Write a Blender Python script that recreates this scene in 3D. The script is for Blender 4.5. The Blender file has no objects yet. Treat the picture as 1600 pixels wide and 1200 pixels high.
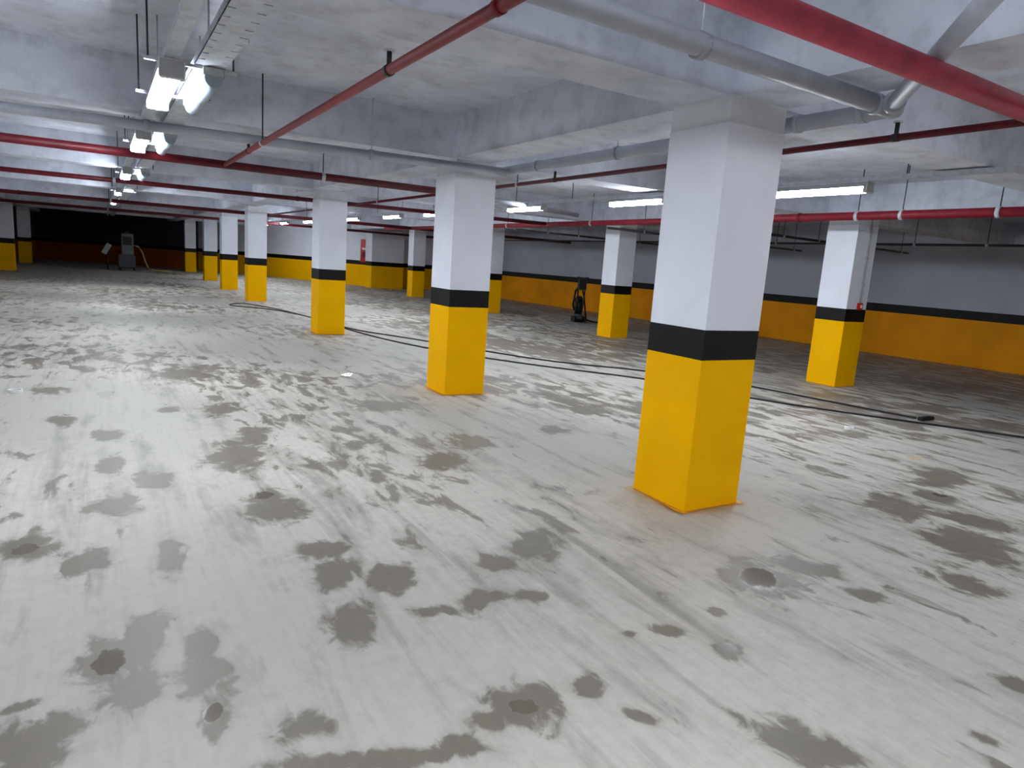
import bpy, bmesh, math, random
import numpy as np
from mathutils import Vector, Matrix
random.seed(4)
scene=bpy.context.scene
scene.view_settings.view_transform='Standard'
scene.view_settings.look='None'
scene.view_settings.exposure=0.0

# ---------------------------------------------------------------- camera
H=1.56
f,yaw,pit,roll=1054.4,0.5519,0.1756,0.0688
cy,sy=math.cos(yaw),math.sin(yaw)
fwd=Vector((sy*math.cos(pit),cy*math.cos(pit),-math.sin(pit)))
r0=Vector((cy,-sy,0)); u0=r0.cross(fwd)
rr=math.cos(roll)*r0+math.sin(roll)*u0; uu=rr.cross(fwd)
cd=bpy.data.cameras.new("camera"); cam=bpy.data.objects.new("camera",cd)
scene.collection.objects.link(cam); scene.camera=cam
cd.sensor_width=36; cd.lens=36*f/1600; cd.clip_start=0.05; cd.clip_end=300
M=Matrix((rr,uu,-fwd)).transposed().to_4x4(); M.translation=(0,0,H); cam.matrix_world=M

# ---------------------------------------------------------------- materials
def nt(name):
    m=bpy.data.materials.new(name); m.use_nodes=True
    t=m.node_tree; b=t.nodes["Principled BSDF"]; return m,t,b
def noise(t,vec,scale,detail=3,rough=.5,dist=0.0):
    n=t.nodes.new("ShaderNodeTexNoise"); n.inputs["Scale"].default_value=scale; n.inputs["Detail"].default_value=detail
    n.inputs["Roughness"].default_value=rough; n.inputs["Distortion"].default_value=dist
    t.links.new(vec,n.inputs["Vector"]); return n.outputs["Fac"]
def ramp(t,src,a,b,ca=(0,0,0,1),cb=(1,1,1,1),interp='LINEAR'):
    n=t.nodes.new("ShaderNodeValToRGB"); n.color_ramp.interpolation=interp
    n.color_ramp.elements[0].position=a; n.color_ramp.elements[1].position=b
    n.color_ramp.elements[0].color=ca; n.color_ramp.elements[1].color=cb
    t.links.new(src,n.inputs[0]); return n.outputs[0]
def math_(t,op,a,b=None,c=None,clamp=False):
    n=t.nodes.new("ShaderNodeMath"); n.operation=op; n.use_clamp=clamp
    for i,v in enumerate((a,b,c)):
        if v is None: continue
        if isinstance(v,(int,float)): n.inputs[i].default_value=v
        else: t.links.new(v,n.inputs[i])
    return n.outputs[0]
def mix(t,fac,a,b):
    n=t.nodes.new("ShaderNodeMix"); n.data_type='RGBA'
    for s,v in ((0,fac),(6,a),(7,b)):
        if isinstance(v,(int,float,tuple)): n.inputs[s].default_value=v
        else: t.links.new(v,n.inputs[s])
    return n.outputs[2]
def srgb(r,g,b):
    c=[]
    for v in (r,g,b):
        v/=255; c.append(v/12.92 if v<=.04045 else ((v+.055)/1.055)**2.4)
    return (*c,1)
def coords(t,scale=(1,1,1)):
    g=t.nodes.new("ShaderNodeNewGeometry")
    if scale==(1,1,1): return g.outputs["Position"]
    m=t.nodes.new("ShaderNodeMapping"); m.inputs["Scale"].default_value=scale
    t.links.new(g.outputs["Position"],m.inputs["Vector"]); return m.outputs[0]
def paint(name,col,var=.06,rough=.5,sc=3,metal=0.,spec=.5):
    m,t,b=nt(name); v=coords(t)
    n1=noise(t,v,sc,2,.6)
    lo=tuple(c*(1-var*2) for c in col[:3])+(1,); hi=tuple(min(1,c*(1+var)) for c in col[:3])+(1,)
    t.links.new(ramp(t,n1,.3,.7,lo,hi),b.inputs["Base Color"])
    b.inputs["Roughness"].default_value=rough; b.inputs["Metallic"].default_value=metal
    b.inputs["Specular IOR Level"].default_value=spec
    return m
YEL=paint("yellow_wall_paint",srgb(255,187,0),.03,.6,2.5,0,.06)
YELD=paint("yellow_paint_apron",srgb(222,160,40),.1,.5,9)  # irregular paint apron on the floor around the columns
BLK=paint("black_band_paint",srgb(8,8,11),.2,.5,3,0,.25)
WHT=paint("white_wall_paint",srgb(234,238,250),.03,.55,1.5)
CAPC=paint("bare_concrete_cap",srgb(215,219,226),.06,.8,5)
RED=paint("red_pipe_paint",srgb(128,22,40),.15,.5,8,0,.3)
DRED=paint("dark_red_pipe_paint",srgb(92,16,30),.15,.5,8,0,.3)
RED2=paint("pale_red_pipe_paint",srgb(168,56,78),.12,.4,8)  # lighter red for the near main pipe
GRY=paint("grey_pvc",srgb(170,175,188),.06,.45,6)
STL=paint("galvanised_steel",srgb(196,202,212),.1,.45,14,.2)
DST=paint("dark_steel",srgb(60,58,62),.12,.45,14,.5)
BLKR=paint("black_rubber",srgb(22,22,24),.1,.5,20)
WPL=paint("white_plastic",srgb(232,234,236),.02,.35,10)
DGR=paint("dark_grey_machine_enamel",srgb(70,74,80),.08,.4,8)
MGR=paint("mid_grey_machine_enamel",srgb(112,117,122),.08,.4,8)
LGR=paint("light_grey_machine_enamel",srgb(170,174,178),.06,.4,8)
TAN=paint("tan_hose",srgb(168,148,100),.08,.5,10)
REDB=paint("signal_red",srgb(190,20,28),.05,.35,8)
DWH=paint("painted_shade_upper_wall",srgb(56,58,70),.08,.6,1.5)  # upper wall where no lamps reach, shade put into the colour
DOR=paint("painted_shade_lower_wall",srgb(170,84,12),.08,.5,1.5)  # lower band of the unlit walls, darkness painted into its colour
WG=paint("shade_toned_white_wall",srgb(180,185,198),.05,.6,1.2)  # white of the less lit right wall, dimness put into the colour
WY=paint("shade_toned_yellow_wall",srgb(244,158,0),.06,.55,1.2,0,.15)  # yellow band of the right wall, its colour darkened for shade
def glow(name,s,col=(.88,.94,1,1)):
    m,t,b=nt(name); b.inputs["Base Color"].default_value=(.9,.9,.9,1)
    b.inputs["Emission Color"].default_value=col; b.inputs["Emission Strength"].default_value=s; return m
TUBE=glow("lit_diffuser",113.)
m,t,b=nt("frosted_polycarbonate"); b.inputs["Base Color"].default_value=srgb(150,164,178); b.inputs["Roughness"].default_value=.25; CLR=m

# ceiling concrete
m,t,b=nt("painted_concrete_ceiling"); v=coords(t)
n1=noise(t,v,.9,3,.6,.4); n2=noise(t,v,5,4,.65)
c=mix(t,ramp(t,n1,.35,.65),srgb(192,197,211),srgb(222,227,241))
c=mix(t,math_(t,'MULTIPLY',ramp(t,n2,.48,.75),.55),c,srgb(150,155,168))
t.links.new(c,b.inputs["Base Color"]); b.inputs["Roughness"].default_value=.8
CEIL=m

# floor
m,t,b=nt("dusty_damp_concrete_floor"); v=coords(t)
def att(n):
    a=t.nodes.new("ShaderNodeAttribute"); a.attribute_name=n; return a.outputs["Fac"]
stain,wetf,yelf,pat,nbig=att("stain"),att("wet"),att("yellow"),att("patchy"),att("nbig")
nmid=noise(t,coords(t,(1.25,.5,1)),4.0,5,.62,.45)      # damp patches, drawn out along the aisle
nfine=noise(t,v,14,4,.7)
nedge=noise(t,coords(t,(1.2,.8,1)),7,4,.62,.6)
streak=noise(t,coords(t,(30,.8,1)),1,3,.6)
swipe=noise(t,coords(t,(5.5,.6,1)),1,4,.62,.6)
e=math_(t,'ADD',stain,math_(t,'MULTIPLY',math_(t,'SUBTRACT',nedge,.5),1.6))
blob=ramp(t,e,.46,.68)
soft=ramp(t,math_(t,'ADD',e,math_(t,'MULTIPLY',math_(t,'SUBTRACT',swipe,.5),1.4)),.16,.8)
g1=math_(t,'ADD',nmid,math_(t,'MULTIPLY',math_(t,'SUBTRACT',nbig,.5),.26))
g1=math_(t,'ADD',g1,math_(t,'MULTIPLY',math_(t,'SUBTRACT',pat,.8),.14))
gp=ramp(t,g1,.575,.64)
g3=math_(t,'ADD',math_(t,'MULTIPLY',g1,.4),math_(t,'MULTIPLY',swipe,.6))
gs=ramp(t,g3,.485,.63)
base=mix(t,ramp(t,nbig,.25,.75),srgb(184,181,173),srgb(208,202,193))
base=mix(t,math_(t,'MULTIPLY',ramp(t,streak,.46,.75),.28),base,srgb(162,159,150))
base=mix(t,math_(t,'MULTIPLY',ramp(t,nfine,.40,.72),.28),base,srgb(158,154,144))
base=mix(t,math_(t,'MULTIPLY',gs,.6),base,srgb(130,127,118))
base=mix(t,math_(t,'MULTIPLY',soft,.5),base,srgb(136,131,120))
dark=mix(t,ramp(t,nfine,.3,.7),srgb(84,74,63),srgb(120,110,97))
fac=math_(t,'MAXIMUM',math_(t,'MULTIPLY',blob,.86),math_(t,'MULTIPLY',gp,.8))
fac2=math_(t,'MULTIPLY',fac,math_(t,'ADD',.6,math_(t,'MULTIPLY',nfine,.6)),clamp=True)
col=mix(t,fac2,base,dark)
we=ramp(t,math_(t,'ADD',wetf,math_(t,'MULTIPLY',math_(t,'SUBTRACT',nfine,.5),.9)),.48,.56)
col=mix(t,math_(t,'MULTIPLY',we,.35),col,srgb(98,88,74))
ye=ramp(t,math_(t,'ADD',yelf,math_(t,'MULTIPLY',math_(t,'SUBTRACT',nfine,.5),.8)),.4,1.0)
col=mix(t,math_(t,'MULTIPLY',ye,.7),col,srgb(195,145,50))
t.links.new(col,b.inputs["Base Color"])
b.inputs["Specular IOR Level"].default_value=.4
ro=math_(t,'SUBTRACT',.62,math_(t,'MULTIPLY',fac,.2))
ro=math_(t,'SUBTRACT',ro,math_(t,'MULTIPLY',we,.34),clamp=True)
t.links.new(ro,b.inputs["Roughness"])
FLOOR=m

# ---------------------------------------------------------------- geometry builder
class B:
    def __init__(s,name,*mats): s.name=name; s.bm=bmesh.new(); s.mats=list(mats)
    def mi(s,m):
        if m not in s.mats: s.mats.append(m)
        return s.mats.index(m)
    def _fin(s,geo,m,smooth=False):
        i=s.mi(m)
        fs=set()
        for v in geo: fs.update(v.link_faces)
        for fc in fs: fc.material_index=i; fc.smooth=smooth
    def box(s,lo,hi,m,rot=None,bev=0):
        c=[(a+b)/2 for a,b in zip(lo,hi)]; d=[abs(b-a) for a,b in zip(lo,hi)]
        mat=Matrix.Translation(c)@(rot.to_4x4() if rot else Matrix.Identity(4))@Matrix.Diagonal((*d,1))
        g=bmesh.ops.create_cube(s.bm,size=1,matrix=mat)["verts"]
        s._fin(g,m)
        if bev:
            es=set(); 
            for v in g: es.update(v.link_edges)
            bmesh.ops.bevel(s.bm,geom=list(es),offset=bev,segments=2,affect='EDGES')
    def cyl(s,p,q,r,m,seg=16,r2=None,cap=True):
        p=Vector(p);q=Vector(q);d=q-p
        mat=Matrix.Translation((p+q)/2)@d.to_track_quat('Z','Y').to_matrix().to_4x4()
        g=bmesh.ops.create_cone(s.bm,cap_ends=cap,segments=seg,radius1=r,radius2=r if r2 is None else r2,depth=d.length,matrix=mat)["verts"]
        s._fin(g,m,True)
        for v in g:
            for fc in v.link_faces:
                if len(fc.verts)>4: fc.smooth=False
    def sph(s,p,r,m,sc=(1,1,1)):
        g=bmesh.ops.create_uvsphere(s.bm,u_segments=16,v_segments=10,radius=r,matrix=Matrix.Translation(p)@Matrix.Diagonal((*sc,1)))["verts"]
        s._fin(g,m,True)
    def tube(s,pts,r,m,seg=10):
        for a,b_ in zip(pts[:-1],pts[1:]): s.cyl(a,b_,r,m,seg)
        for p in pts[1:-1]: s.sph(p,r*1.0,m)
    def poly(s,pts,m):
        fc=s.bm.faces.new([s.bm.verts.new(p) for p in pts]); fc.material_index=s.mi(m)
    def done(s):
        me=bpy.data.meshes.new(s.name); s.bm.to_mesh(me); s.bm.free()
        for m in s.mats: me.materials.append(m)
        o=bpy.data.objects.new(s.name,me); scene.collection.objects.link(o); return o

ZY,ZB,ZT,ZS=1.03,1.2265,2.66,3.10   # yellow top, black top, beam underside, slab underside
W=.5118
BX=(3.36,10.05,-3.38,-10.1); BY=(-3.0,3.08,7.02,12.83,18.6,25.5,31.5,39.6)
def top(x,y):
    for a in BX:
        if a-.02<x<a+.48: return ZT
    for a in BY:
        if a-.02<y<a+.48: return ZT
    return ZS

# ---------------------------------------------------------------- floor
def axis(segs):
    out=[]
    for a,b_,st in segs: out+=list(np.arange(a,b_-1e-6,st))
    out.append(segs[-1][1]); return np.array(out)
xs=axis([(-14,-2,.8),(-2,-1,.1),(-1,6.5,.03),(6.5,9,.08),(9,17.5,.5)])
ys=axis([(-6,0.6,.4),(.6,7,.03),(7,10,.08),(10,24,.3),(24,52,1)])
X,Y=np.meshgrid(xs,ys)
bl="""-2,269,10,18;10,280,8,20;6,248,10,12;14,291,7,11;29,268,7,11;29,245,10,12;28,224,4,14;-25,231,13,13;-28,253,6,3;125,179,13,12;111,178,9,5;96,172,7,5;160,157,7,4;88,260,11,17;96,307,12,15;117,291,12,15;95,336,13,12;124,254,9,5;146,255,7,11;171,250,8,6;158,255,6,5;207,299,13,18;174,286,10,9;296,216,16,24;225,174,6,7;212,196,7,5;154,179,5,6;246,200,4,4;194,202,3,3;85,428,11,14;86,404,17,20;176,526,10,12;-37,391,12,15;-12,364,10,15;3,441,14,17;1,609,11,16;2,528,8,22;-31,669,9,19;25,356,6,20;25,483,10,20;84,526,20,38;107,578,13,31;94,681,14,28;51,691,9,11;83,878,34,35;-46,804,16,17;470,193,26,30;553,257,13,16;497,256,19,31;521,213,24,16;317,103,7,7;266,92,5,3;401,165,16,12;617,285,20,29;335,215,20,11;333,179,11,8;372,521,13,16;468,590,24,28;250,659,27,25;276,506,17,22;225,463,18,24;165,442,6,12;64,180,30,4;54,204,10,7;202,122,19,9"""
blobs=[tuple(float(q)/100 for q in s_.split(",")) for s_ in bl.replace("\n","").split(";")]
def field(lst,k=1.0):
    F=np.zeros_like(X)
    for x,y,a,b_ in lst:
        d=math.hypot(x,y); fx,fy=x/d,y/d
        dx,dy=X-x,Y-y
        u=(dx*fy-dy*fx)/(a*k); w_=(dx*fx+dy*fy)/(b_*k)
        F=np.maximum(F,np.exp(-.6*(u*u+w_*w_)))
    return F
stain=field(blobs,1.05)
wet=field([(-.02,2.69,.05,.09),(.28,2.23,.03,.05),(2.96,2.16,.09,.13),(2.25,1.74,.04,.05),(-.37,3.91,.05,.06),(.85,4.30,.06,.07),(3.55,1.79,.03,.03),(2.7,8.5,.12,.12),(1.25,1.80,.05,.04),(5.6,2.57,.05,.05)],1.0)
cols_a=[(3.30,3.05),(3.39,6.99),(3.49,12.81),(3.60,20.6),(3.62,25.6),(3.75,31.4),(3.8,39.4)]
cols_r=[(9.83,6.30),(10.25,12.38),(10.3,18.6),(10.6,25.3)]
cols_l=[(-3.3,7),(-3.3,12.8),(-3.3,20.6),(-3.4,26),(-3.35,32.7),(-3.4,41.2)]
yel=np.zeros_like(X)
for cx,cyy in cols_a[:3]+cols_r[:2]:
    dx=np.maximum(np.maximum(cx-X,X-cx-W),0); dy=np.maximum(np.maximum(cyy-Y,Y-cyy-W),0)
    yel=np.maximum(yel,np.exp(-(dx*dx+dy*dy)/(.085**2)))
yel=np.maximum(yel,.8*np.exp(-(((X-6.6)/.16)**2+((Y-3.3)/.12)**2)))
patchy=np.clip((np.hypot(X,Y)-2.6)/3.4,0,1)+np.clip((X-5)/6,0,.55)
rng=np.random.RandomState(3); nb=np.zeros_like(X)
for k in range(14):
    th=rng.uniform(0,2*math.pi); fr=rng.uniform(.6,2.4); nb+=np.sin(fr*(X*math.cos(th)+Y*math.sin(th))+rng.uniform(0,6.28))
nb=.5+nb/14*1.1
ny,nx=X.shape
verts=np.stack([X.ravel(),Y.ravel(),np.zeros(X.size)],1)
idx=np.arange(X.size).reshape(ny,nx)
faces=np.stack([idx[:-1,:-1],idx[:-1,1:],idx[1:,1:],idx[1:,:-1]],-1).reshape(-1,4)
me=bpy.data.meshes.new("floor"); me.vertices.add(len(verts)); me.vertices.foreach_set("co",verts.ravel())
me.loops.add(faces.size); me.loops.foreach_set("vertex_index",faces.ravel())
me.polygons.add(len(faces)); me.polygons.foreach_set("loop_start",np.arange(0,faces.size,4)); 
me.update(calc_edges=True); me.validate()
for nm,arr in (("stain",stain),("wet",wet),("yellow",yel),("patchy",patchy),("nbig",nb)):
    a_=me.attributes.new(nm,'FLOAT','POINT'); a_.data.foreach_set("value",arr.ravel().astype(np.float32))
me.materials.append(FLOOR)
fo=bpy.data.objects.new("floor",me); scene.collection.objects.link(fo)

# ---------------------------------------------------------------- ceiling slab + beams
c=B("ceiling",CEIL)
c.box((-14,-6,ZS),(17.5,52,ZS+.2),CEIL)
for x in BX: c.box((x,-6,ZT),(x+.46,50,ZS),CEIL)
for y in BY:
    for a,b_ in ((-14,-10.1),(-9.64,-3.38),(-2.92,3.36),(3.82,10.05),(10.51,17.4)):
        c.box((a,y,ZT),(b_,y+.46,ZS),CEIL)
c.done()

# ---------------------------------------------------------------- columns
def column(x,y,wx=W,wy=W):
    o=B("concrete_column",YEL,BLK,WHT,CAPC)
    def ring(z0,z1,m,e=0.):
        o.box((x-e,y-e,z0),(x+wx+e,y+wy+e,z1),m)
    ring(0,ZY,YEL); ring(ZY,ZB,BLK,.0012); ring(ZB,2.5,WHT); ring(2.5,ZT,CAPC,-.004)
    n=40; pts=[]
    for i in range(n):
        a=2*math.pi*i/n; dx,dy=math.cos(a),math.sin(a); k=1/max(abs(dx),abs(dy))
        e=.016+.014*math.sin(3*a+x)+.01*math.sin(7*a+y*2)+random.uniform(0,.012)
        pts.append((x+wx/2+dx*k*(wx/2+e),y+wy/2+dy*k*(wy/2+e),.004))
    o.poly(pts,YELD)
    return o.done()
for x,y in cols_a: column(x,y)
for x,y in cols_r: column(x,y)
for x,y in cols_l: column(x,y)

# ---------------------------------------------------------------- walls
def wall(name,p,q,mats=(YEL,BLK,WHT),th=.2):
    p=Vector((*p,0));q=Vector((*q,0));d=(q-p); L=d.length; d.normalize()
    ang=math.atan2(d.y,d.x)
    o=B(name,*mats)
    R=Matrix.Translation(p)@Matrix.Rotation(ang,4,'Z')
    zs=[0,ZY,ZB,ZS]
    for i in range(3):
        o.box((0,-th,zs[i]),(L,0,zs[i+1]),mats[i])
    bmesh.ops.transform(o.bm,matrix=R,verts=o.bm.verts)
    return o.done()
wall("wall_right",(17.1,-6),(15.5,24.6),(WY,BLK,WG))
wall("wall_right_far",(15.5,24.6),(15.2,31.9),(WY,BLK,WG))
wall("wall_recess",(15.4,31.9),(11.35,31.9))
wall("wall_diagonal",(11.4,31.9),(7.8,39.2))
wall("wall_diagonal_far",(7.8,39.2),(4.9,43.6))
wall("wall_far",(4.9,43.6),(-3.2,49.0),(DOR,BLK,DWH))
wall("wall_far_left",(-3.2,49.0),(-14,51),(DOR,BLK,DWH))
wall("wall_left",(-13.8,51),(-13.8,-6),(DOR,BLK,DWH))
wall("wall_back",(-14,-5.9),(17.3,-5.9))
o=B("wall_pilaster",YEL,BLK,WHT); x,y=10.9,31.0
for z0,z1,m_ in ((0,ZY,YEL),(ZY,ZB,BLK),(ZB,ZT,WHT)): o.box((x,y,z0),(x+1.6,y+.9,z1),m_)
o.done()

# ---------------------------------------------------------------- pipes
def clamp(o,p,ax,r,m=DST):
    p=Vector(p);a=Vector(ax)*.022
    o.cyl(p-a,p+a,r*1.18,m,16)
def pipe(name,p,q,r,m,clamps=(),rods=(),sprk=()):
    o=B(name,m); p=Vector(p);q=Vector(q); d=(q-p).normalized()
    o.cyl(p,q,r,m,20)
    for tt in clamps: clamp(o,p+d*tt,d,r,m)
    for tt in rods:
        c_=p+d*tt; clamp(o,c_,d,r,STL); o.cyl(c_,(c_.x,c_.y,top(c_.x,c_.y)),.007,DST,6)
    for tt in sprk:
        c_=p+d*tt; clamp(o,c_,d,r,DST); o.cyl(c_,c_+Vector((0,0,.09)),.014,DST,8); o.cyl(c_+Vector((0,0,.09)),c_+Vector((0,0,.1)),.028,STL,10); 
    return o.done()
ZP=2.5
pipe("sprinkler_branch_pipe",(1.29,-5.8,ZP),(1.32,9.1,ZP),.026,RED,clamps=(8.2,),rods=(5.5,12.6),sprk=(9.35,13.3))
pipe("sprinkler_main_pipe",(-13.7,9.4,ZP),(4.32,9.0,ZP),.048,DRED,clamps=(6,12),rods=(4,10.5,16.2))
pipe("sprinkler_main_pipe",(-13.7,14.9,ZP),(8.6,13.0,ZP),.04,DRED,clamps=(6,12,17),rods=(10.5,14,20))
pipe("sprinkler_main_pipe",(-13.7,22,ZP),(15.2,21.2,ZP),.05,DRED,clamps=(6,12),rods=(10.5,14,20))
pipe("sprinkler_main_pipe",(-13.7,29,ZP),(15,28.5,ZP),.05,DRED,rods=(10.5,14,20))
pipe("sprinkler_main_pipe",(-.6,1.72,ZP),(8.6,1.85,ZP),.054,RED2,rods=(1.2,7.5))
pipe("sprinkler_branch_pipe",(4.27,-4,ZP),(4.32,9.05,ZP),.022,DRED,rods=(8.1,11.2),sprk=(6.6,10.4))
pipe("sprinkler_branch_pipe",(4.32,9.05,ZP),(4.32,21.3,ZP),.022,DRED,rods=(3,8))
pipe("sprinkler_main_pipe",(8.55,-4,ZP),(8.9,24.0,ZP),.055,RED,clamps=(10.5,),rods=(7.9,9.0,9.6,12.7,15.5,19))
pipe("sprinkler_branch_pipe",(12.6,-2,ZP-.1),(12.8,22,ZP-.1),.022,DST,rods=(6,7.8,9,10.6,12,15))
for y in (8.2,10.9,14.5): pipe("sprinkler_drop_pipe",(8.7,y,ZP-.1),(15.2,y+.3,ZP-.12),.024,DST,rods=(1,2,3.1,4.2,6.2))
ZG=2.585
o=B("grey_drain_pipe",GRY)
o.cyl((1.1,2.36,ZG),(3.93,2.43,ZG),.05,GRY,20); o.cyl((3.93,2.40,ZG),(3.96,6.9,ZG),.05,GRY,20); o.sph((3.93,2.42,ZG),.058,GRY)
o.cyl((3.93,2.45,ZG),(2.3,1.03,ZG),.042,GRY,18)
for p,a in (((2.35,2.40,ZG),(1,0,0)),((3.75,2.43,ZG),(1,0,0)),((3.93,2.6,ZG),(0,1,0)),((3.93,3.05,ZG),(0,1,0)),((3.94,4.9,ZG),(0,1,0)),((3.95,6.2,ZG),(0,1,0)),((3.8,2.34,ZG),(.75,.65,0))): clamp(o,p,a,.05,GRY)
for p in ((2.35,2.40),(3.94,4.9)): o.cyl((*p,ZG),(*p,ZS),.006,STL,6)
o.done()
o=B("grey_drain_pipe",GRY)
gx=lambda x:8.3-(x+9)*.12
o.cyl((-9,gx(-9),ZG-.03),(3.9,gx(3.9),ZG-.03),.045,GRY,18)
for x in (-6,-3,0.4,2.4): clamp(o,(x,gx(x),ZG-.03),(1,-.12,0),.045,GRY); o.cyl((x,gx(x),ZG),(x,gx(x),top(x,gx(x))),.006,STL,6)
o.done()
o=B("grey_drain_pipe",GRY)
o.cyl((10.6,4.2,ZG),(15.8,4.6,ZG),.05,GRY,18); o.cyl((4.6,9.7,ZG),(8.0,11.0,ZG),.045,GRY,18); o.done()

# ---------------------------------------------------------------- cable tray + light trunking (hung just under the beams)
o=B("cable_tray",STL)
x0,x1=.52,.69; zt=2.605
o.box((x0,-5.5,zt),(x0+.004,41,zt+.045),STL); o.box((x1,-5.5,zt),(x1+.004,41,zt+.045),STL)
yy=-5.5
while yy<41:
    o.box((x0,yy,zt),(x1,yy+.135,zt+.004),STL); o.box((x0+.04,yy+.135,zt),(x1-.04,yy+.15,zt+.004),STL); yy+=.15
for k in range(4): o.cyl((x0+.03+k*.035,-5.5,zt+.015),(x0+.03+k*.035,41,zt+.015),.009,LGR,8)
yy=-4
while yy<41:
    for xx in (x0-.01,x1+.014): o.cyl((xx,yy,zt),(xx,yy,top(xx,yy)),.005,STL,6)
    yy+=2.0
o.done()
o=B("cable_trunking",STL)
o.box((.355,-5.5,2.605),(.435,41,2.65),STL)
yy=-4.3
while yy<41:
    o.cyl((.395,yy,2.64),(.395,yy,top(.395,yy)),.006,STL,6); yy+=2.0
o.done()
ZF=2.54
def fixture(x,y,L=1.16,bracket=True,w=.135):
    o=B("fluorescent_batten_light",WPL,TUBE)
    o.box((x-w/2,y-L/2,ZF+.005),(x+w/2,y+L/2,ZF+.06),LGR,bev=.006)
    R=w/2*.95
    g=bmesh.ops.create_cone(o.bm,cap_ends=True,segments=12,radius1=R,radius2=R,depth=L*.96,matrix=Matrix.Translation((x,y,ZF))@Matrix.Rotation(math.pi/2,4,'X')@Matrix.Diagonal((1,.85,1,1)))["verts"]
    o._fin(g,TUBE,True)
    for s_ in (-1,1): o.box((x-w/2-.003,y+s_*L/2-.02,ZF-.05),(x+w/2+.003,y+s_*L/2+.02,ZF+.062),LGR,bev=.006)
    if bracket:
        for s_ in (-.46,.46):
            o.box((x-.14,y+s_*L-.015,2.585),(.76,y+s_*L+.015,2.603),STL)
            for xx in (x-.12,.74): o.cyl((xx,y+s_*L,2.60),(xx,y+s_*L,top(xx,y+s_*L)),.006,DST,6)
    return o.done()
for y in (-3.0,.7,5.25,8.25,12.6,17.8,23.4): fixture(.395,y)
def unlit(x,y,L=1.16):
    o=B("unlit_batten_light",CLR,LGR)
    o.box((x-.06,y-L/2,ZF+.005),(x+.06,y+L/2,ZF+.06),LGR,bev=.006)
    o.cyl((x,y-L*.48,ZF),(x,y+L*.48,ZF),.052,CLR,18)
    o.done()
for y in (5.25,8.25,12.6): unlit(.625,y)
rx=lambda y:6.60-.012*y
for y in (-3.4,.5,4.72,7.54,10.45,14.15,16.7,19.8,24.5,28,31.5,35): fixture(rx(y),y,1.13,False,.125)  # farthest two fittings added to brighten the back walls
o=B("cable_trunking",STL)
for k in range(12):
    a,b_=-5.5+k*3.5,-5.5+(k+1)*3.5
    o.poly([(rx(a)-.04,a,2.602),(rx(a)+.04,a,2.602),(rx(b_)+.04,b_,2.602),(rx(b_)-.04,b_,2.602)][::-1],STL)
    for s_ in (-.04,.04): o.poly([(rx(a)+s_,a,2.602),(rx(b_)+s_,b_,2.602),(rx(b_)+s_,b_,2.645),(rx(a)+s_,a,2.645)],STL)
    for q in (.6,2.3): o.cyl((rx(a+q),a+q,2.61),(rx(a+q),a+q,top(rx(a+q),a+q)),.006,DST,6)
o.done()
# added lamp row out of view to the left, for fill light
for y in (-3,1.5,6,10.5,16,22): fixture(-6.6,y,1.16,False,.125)

# ---------------------------------------------------------------- floor cables
def cable(name,pts,r=.012):
    cu=bpy.data.curves.new(name,'CURVE'); cu.dimensions='3D'; cu.bevel_depth=r; cu.bevel_resolution=3
    sp=cu.splines.new('NURBS'); sp.points.add(len(pts)-1); sp.use_endpoint_u=True; sp.order_u=4; sp.resolution_u=8
    for p,q in zip(sp.points,pts): p.co=(q[0],q[1],r+.001,1)
    cu.materials.append(BLKR)
    o=bpy.data.objects.new(name,cu); scene.collection.objects.link(o); return o
cable("extension_cable",[(3.3,19.6),(2.75,19.2),(2.9,18.5),(3.4,18.4),(4.0,17.2),(4.3,15.4),(4.35,13.6),(4.8,12.7),(5.2,11.9),(5.6,10.8),(6.3,9.2),(6.9,8.6),(7.5,8.1),(7.9,7.2),(8.3,6.6),(8.4,5.6),(8.66,4.40)],.012)
cable("extension_cable",[(3.3,19.6),(3.6,19.0),(3.9,18.0),(4.15,16.4),(4.25,15),(4.35,12.7),(4.8,10.8),(5.5,9.3),(6.3,8.2),(6.9,7.5),(7.2,6.6),(7.4,5.8),(8.1,4.6),(9.0,3.3),(9.7,2.2)],.012)
o=B("cable_socket_block",BLKR); o.box((8.58,4.28,.0),(8.86,4.35,.045),BLKR,bev=.01)
for k in range(3): o.cyl((8.66+k*.06,4.315,.044),(8.66+k*.06,4.315,.05),.02,DST,12)
o.done()
def tape(x,y,r):
    o=B("tape_ring",WPL); n=28
    vs=[]
    for i in range(n):
        a=2*math.pi*i/n
        for rr_,z in ((r,0),(r,.03),(r*.8,.03),(r*.8,0)): vs.append(o.bm.verts.new((x+rr_*math.cos(a),y+rr_*math.sin(a),z+.001)))
    for i in range(n):
        for k in range(4):
            a=i*4+k;b_=i*4+(k+1)%4;c_=((i+1)%n)*4+(k+1)%4;d_=((i+1)%n)*4+k
            o.bm.faces.new((vs[a],vs[d_],vs[c_],vs[b_]))
    o.done()
tape(7.1,4.3,.05); tape(-.75,8.0,.06)

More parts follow.
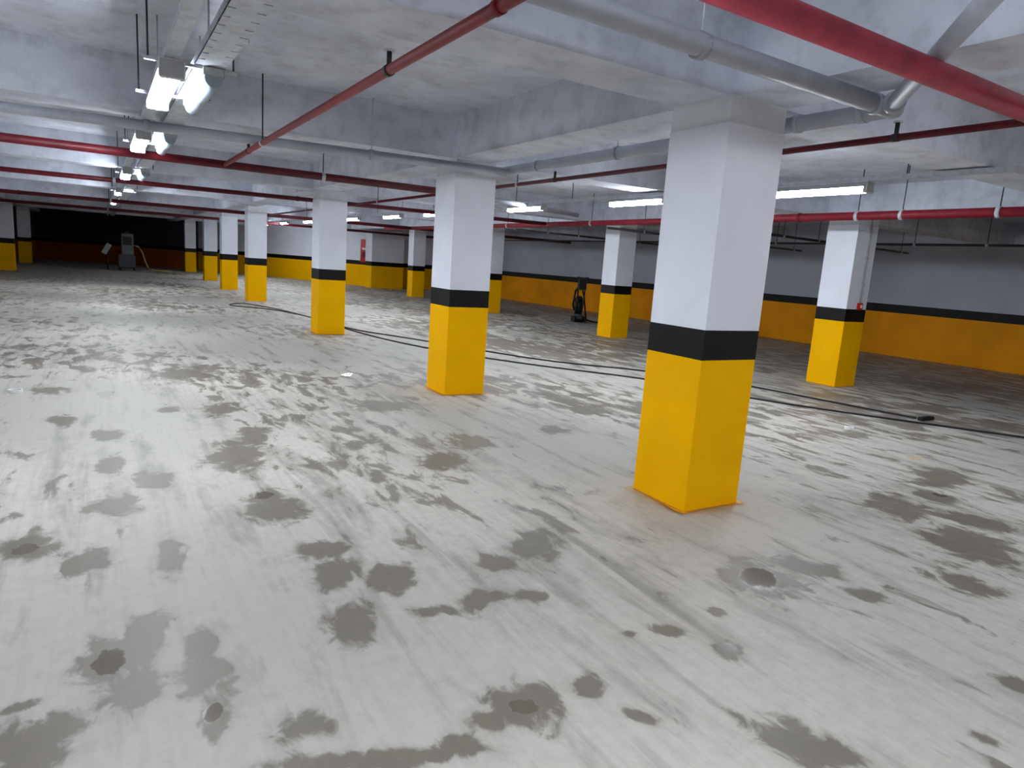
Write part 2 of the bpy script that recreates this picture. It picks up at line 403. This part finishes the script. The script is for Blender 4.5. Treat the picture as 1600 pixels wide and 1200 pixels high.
# ---------------------------------------------------------------- fire call point + conduit on right column
o=B("fire_alarm_call_point",REDB,WPL)
cx,cyy=9.83,6.30
o.box((cx+.25,cyy-.045,1.22),(cx+.36,cyy-.002,1.33),REDB,bev=.008); o.box((cx+.28,cyy-.05,1.25),(cx+.33,cyy-.044,1.30),WPL)
o.cyl((cx+.305,cyy-.018,1.33),(cx+.305,cyy-.018,ZT),.012,LGR,10)
for z in (1.6,2.0,2.4): o.box((cx+.285,cyy-.034,z),(cx+.325,cyy-.002,z+.02),LGR)
o.done()
o=B("fire_hose_cabinet",REDB,WPL)
o.box((-.28,-.12,1.15),(.28,0,2.25),REDB,bev=.01); o.box((-.24,-.135,1.2),(.24,-.12,2.2),REDB,bev=.004)
o.box((-.15,-.14,1.75),(.15,-.135,1.85),WPL); o.cyl((.19,-.16,1.6),(.19,-.135,1.6),.02,STL,10); o.box((-.12,-.14,1.4),(.12,-.135,1.65),DRED)
bmesh.ops.transform(o.bm,matrix=Matrix.Translation((11.12,32.43,0))@Matrix.Rotation(math.radians(-63.8),4,'Z'),verts=o.bm.verts)
o.done()

# ---------------------------------------------------------------- upright floor grinding machine near the right row
def grinder(px,py,ang):
    o=B("floor_grinding_machine",DGR,BLKR,DST)
    o.cyl((0,0,.03),(0,0,.17),.2,BLKR,28); o.cyl((0,0,.17),(0,0,.24),.17,DGR,28,.12)
    o.cyl((0,0,0.0),(0,0,.03),.17,DST,28)
    o.cyl((0,0,.24),(0,0,.68),.11,BLKR,20); o.cyl((0,0,.68),(0,0,.76),.12,DST,20,.07)
    for s_ in (-1,1):
        o.cyl((s_*.14,-.2,.09),(s_*.18,-.2,.09),.09,BLKR,20); 
        o.tube([(s_*.08,-.1,.3),(s_*.1,-.16,.8),(s_*.11,-.22,1.3)],.02,BLKR,8)
    o.cyl((-.14,-.2,.09),(.14,-.2,.09),.014,DST,8); o.box((-.09,-.22,.1),(.09,-.05,.22),DGR,bev=.02)
    o.tube([(-.18,-.24,1.31),(0,-.22,1.30),(.18,-.24,1.31)],.02,BLKR,8)
    o.box((-.12,-.26,.95),(.12,-.12,1.30),BLKR,bev=.015)
    o.tube([(.0,-.14,1.1),(.12,-.08,.75),(.19,-.02,.45),(.3,.1,.06),(.5,.0,.026),(.65,-.2,.026)],.025,BLKR,8)
    o.tube([(-.05,-.16,1.1),(-.16,-.1,.9),(-.17,0,.5),(-.1,.1,.35)],.035,BLKR,8)
    bmesh.ops.transform(o.bm,matrix=Matrix.Translation((px,py,0))@Matrix.Rotation(ang,4,'Z'),verts=o.bm.verts)
    o.done()
grinder(12.1,16.2,math.radians(-20))

o=B("industrial_dust_extractor",DGR,MGR,TAN)
o.box((-.35,-.3,.16),(.35,.3,.75),DGR,bev=.03); o.box((-.22,-.25,.75),(.3,.25,1.75),MGR,bev=.03)
o.cyl((-.02,0,1.75),(-.02,0,1.86),.16,BLKR,18)
o.box((-.15,-.262,1.2),(.22,-.25,1.6),DST); 
for s_ in (-1,1):
    for q in (-.24,.24): o.cyl((s_*.3-.03,q,.08),(s_*.3+.03,q,.08),.08,BLKR,16)
o.box((-.36,-.26,.1),(.36,.26,.17),BLKR)
o.tube([(-.35,.0,.5),(-.7,-.1,.8),(-.85,-.1,1.1),(-.72,0,1.4)],.03,DST,8)
o.box((-.95,-.15,.7),(-.7,.1,1.25),LGR,rot=Matrix.Rotation(.5,3,'Y'),bev=.02)
o.cyl((-.8,-.05,0),(-.8,-.05,.75),.03,DST,8)
o.tube([(.3,-.1,1.2),(.5,-.15,1.15),(.65,-.2,.9),(.75,-.25,.5),(.9,-.3,.15),(1.2,-.35,.06),(1.9,-.2,.05)],.035,TAN,10)
bmesh.ops.transform(o.bm,matrix=Matrix.Translation((1.1,37.8,0)),verts=o.bm.verts)
o.done()

w_=bpy.data.worlds.new("world"); scene.world=w_; w_.use_nodes=True
w_.node_tree.nodes["Background"].inputs[0].default_value=(.02,.02,.022,1)
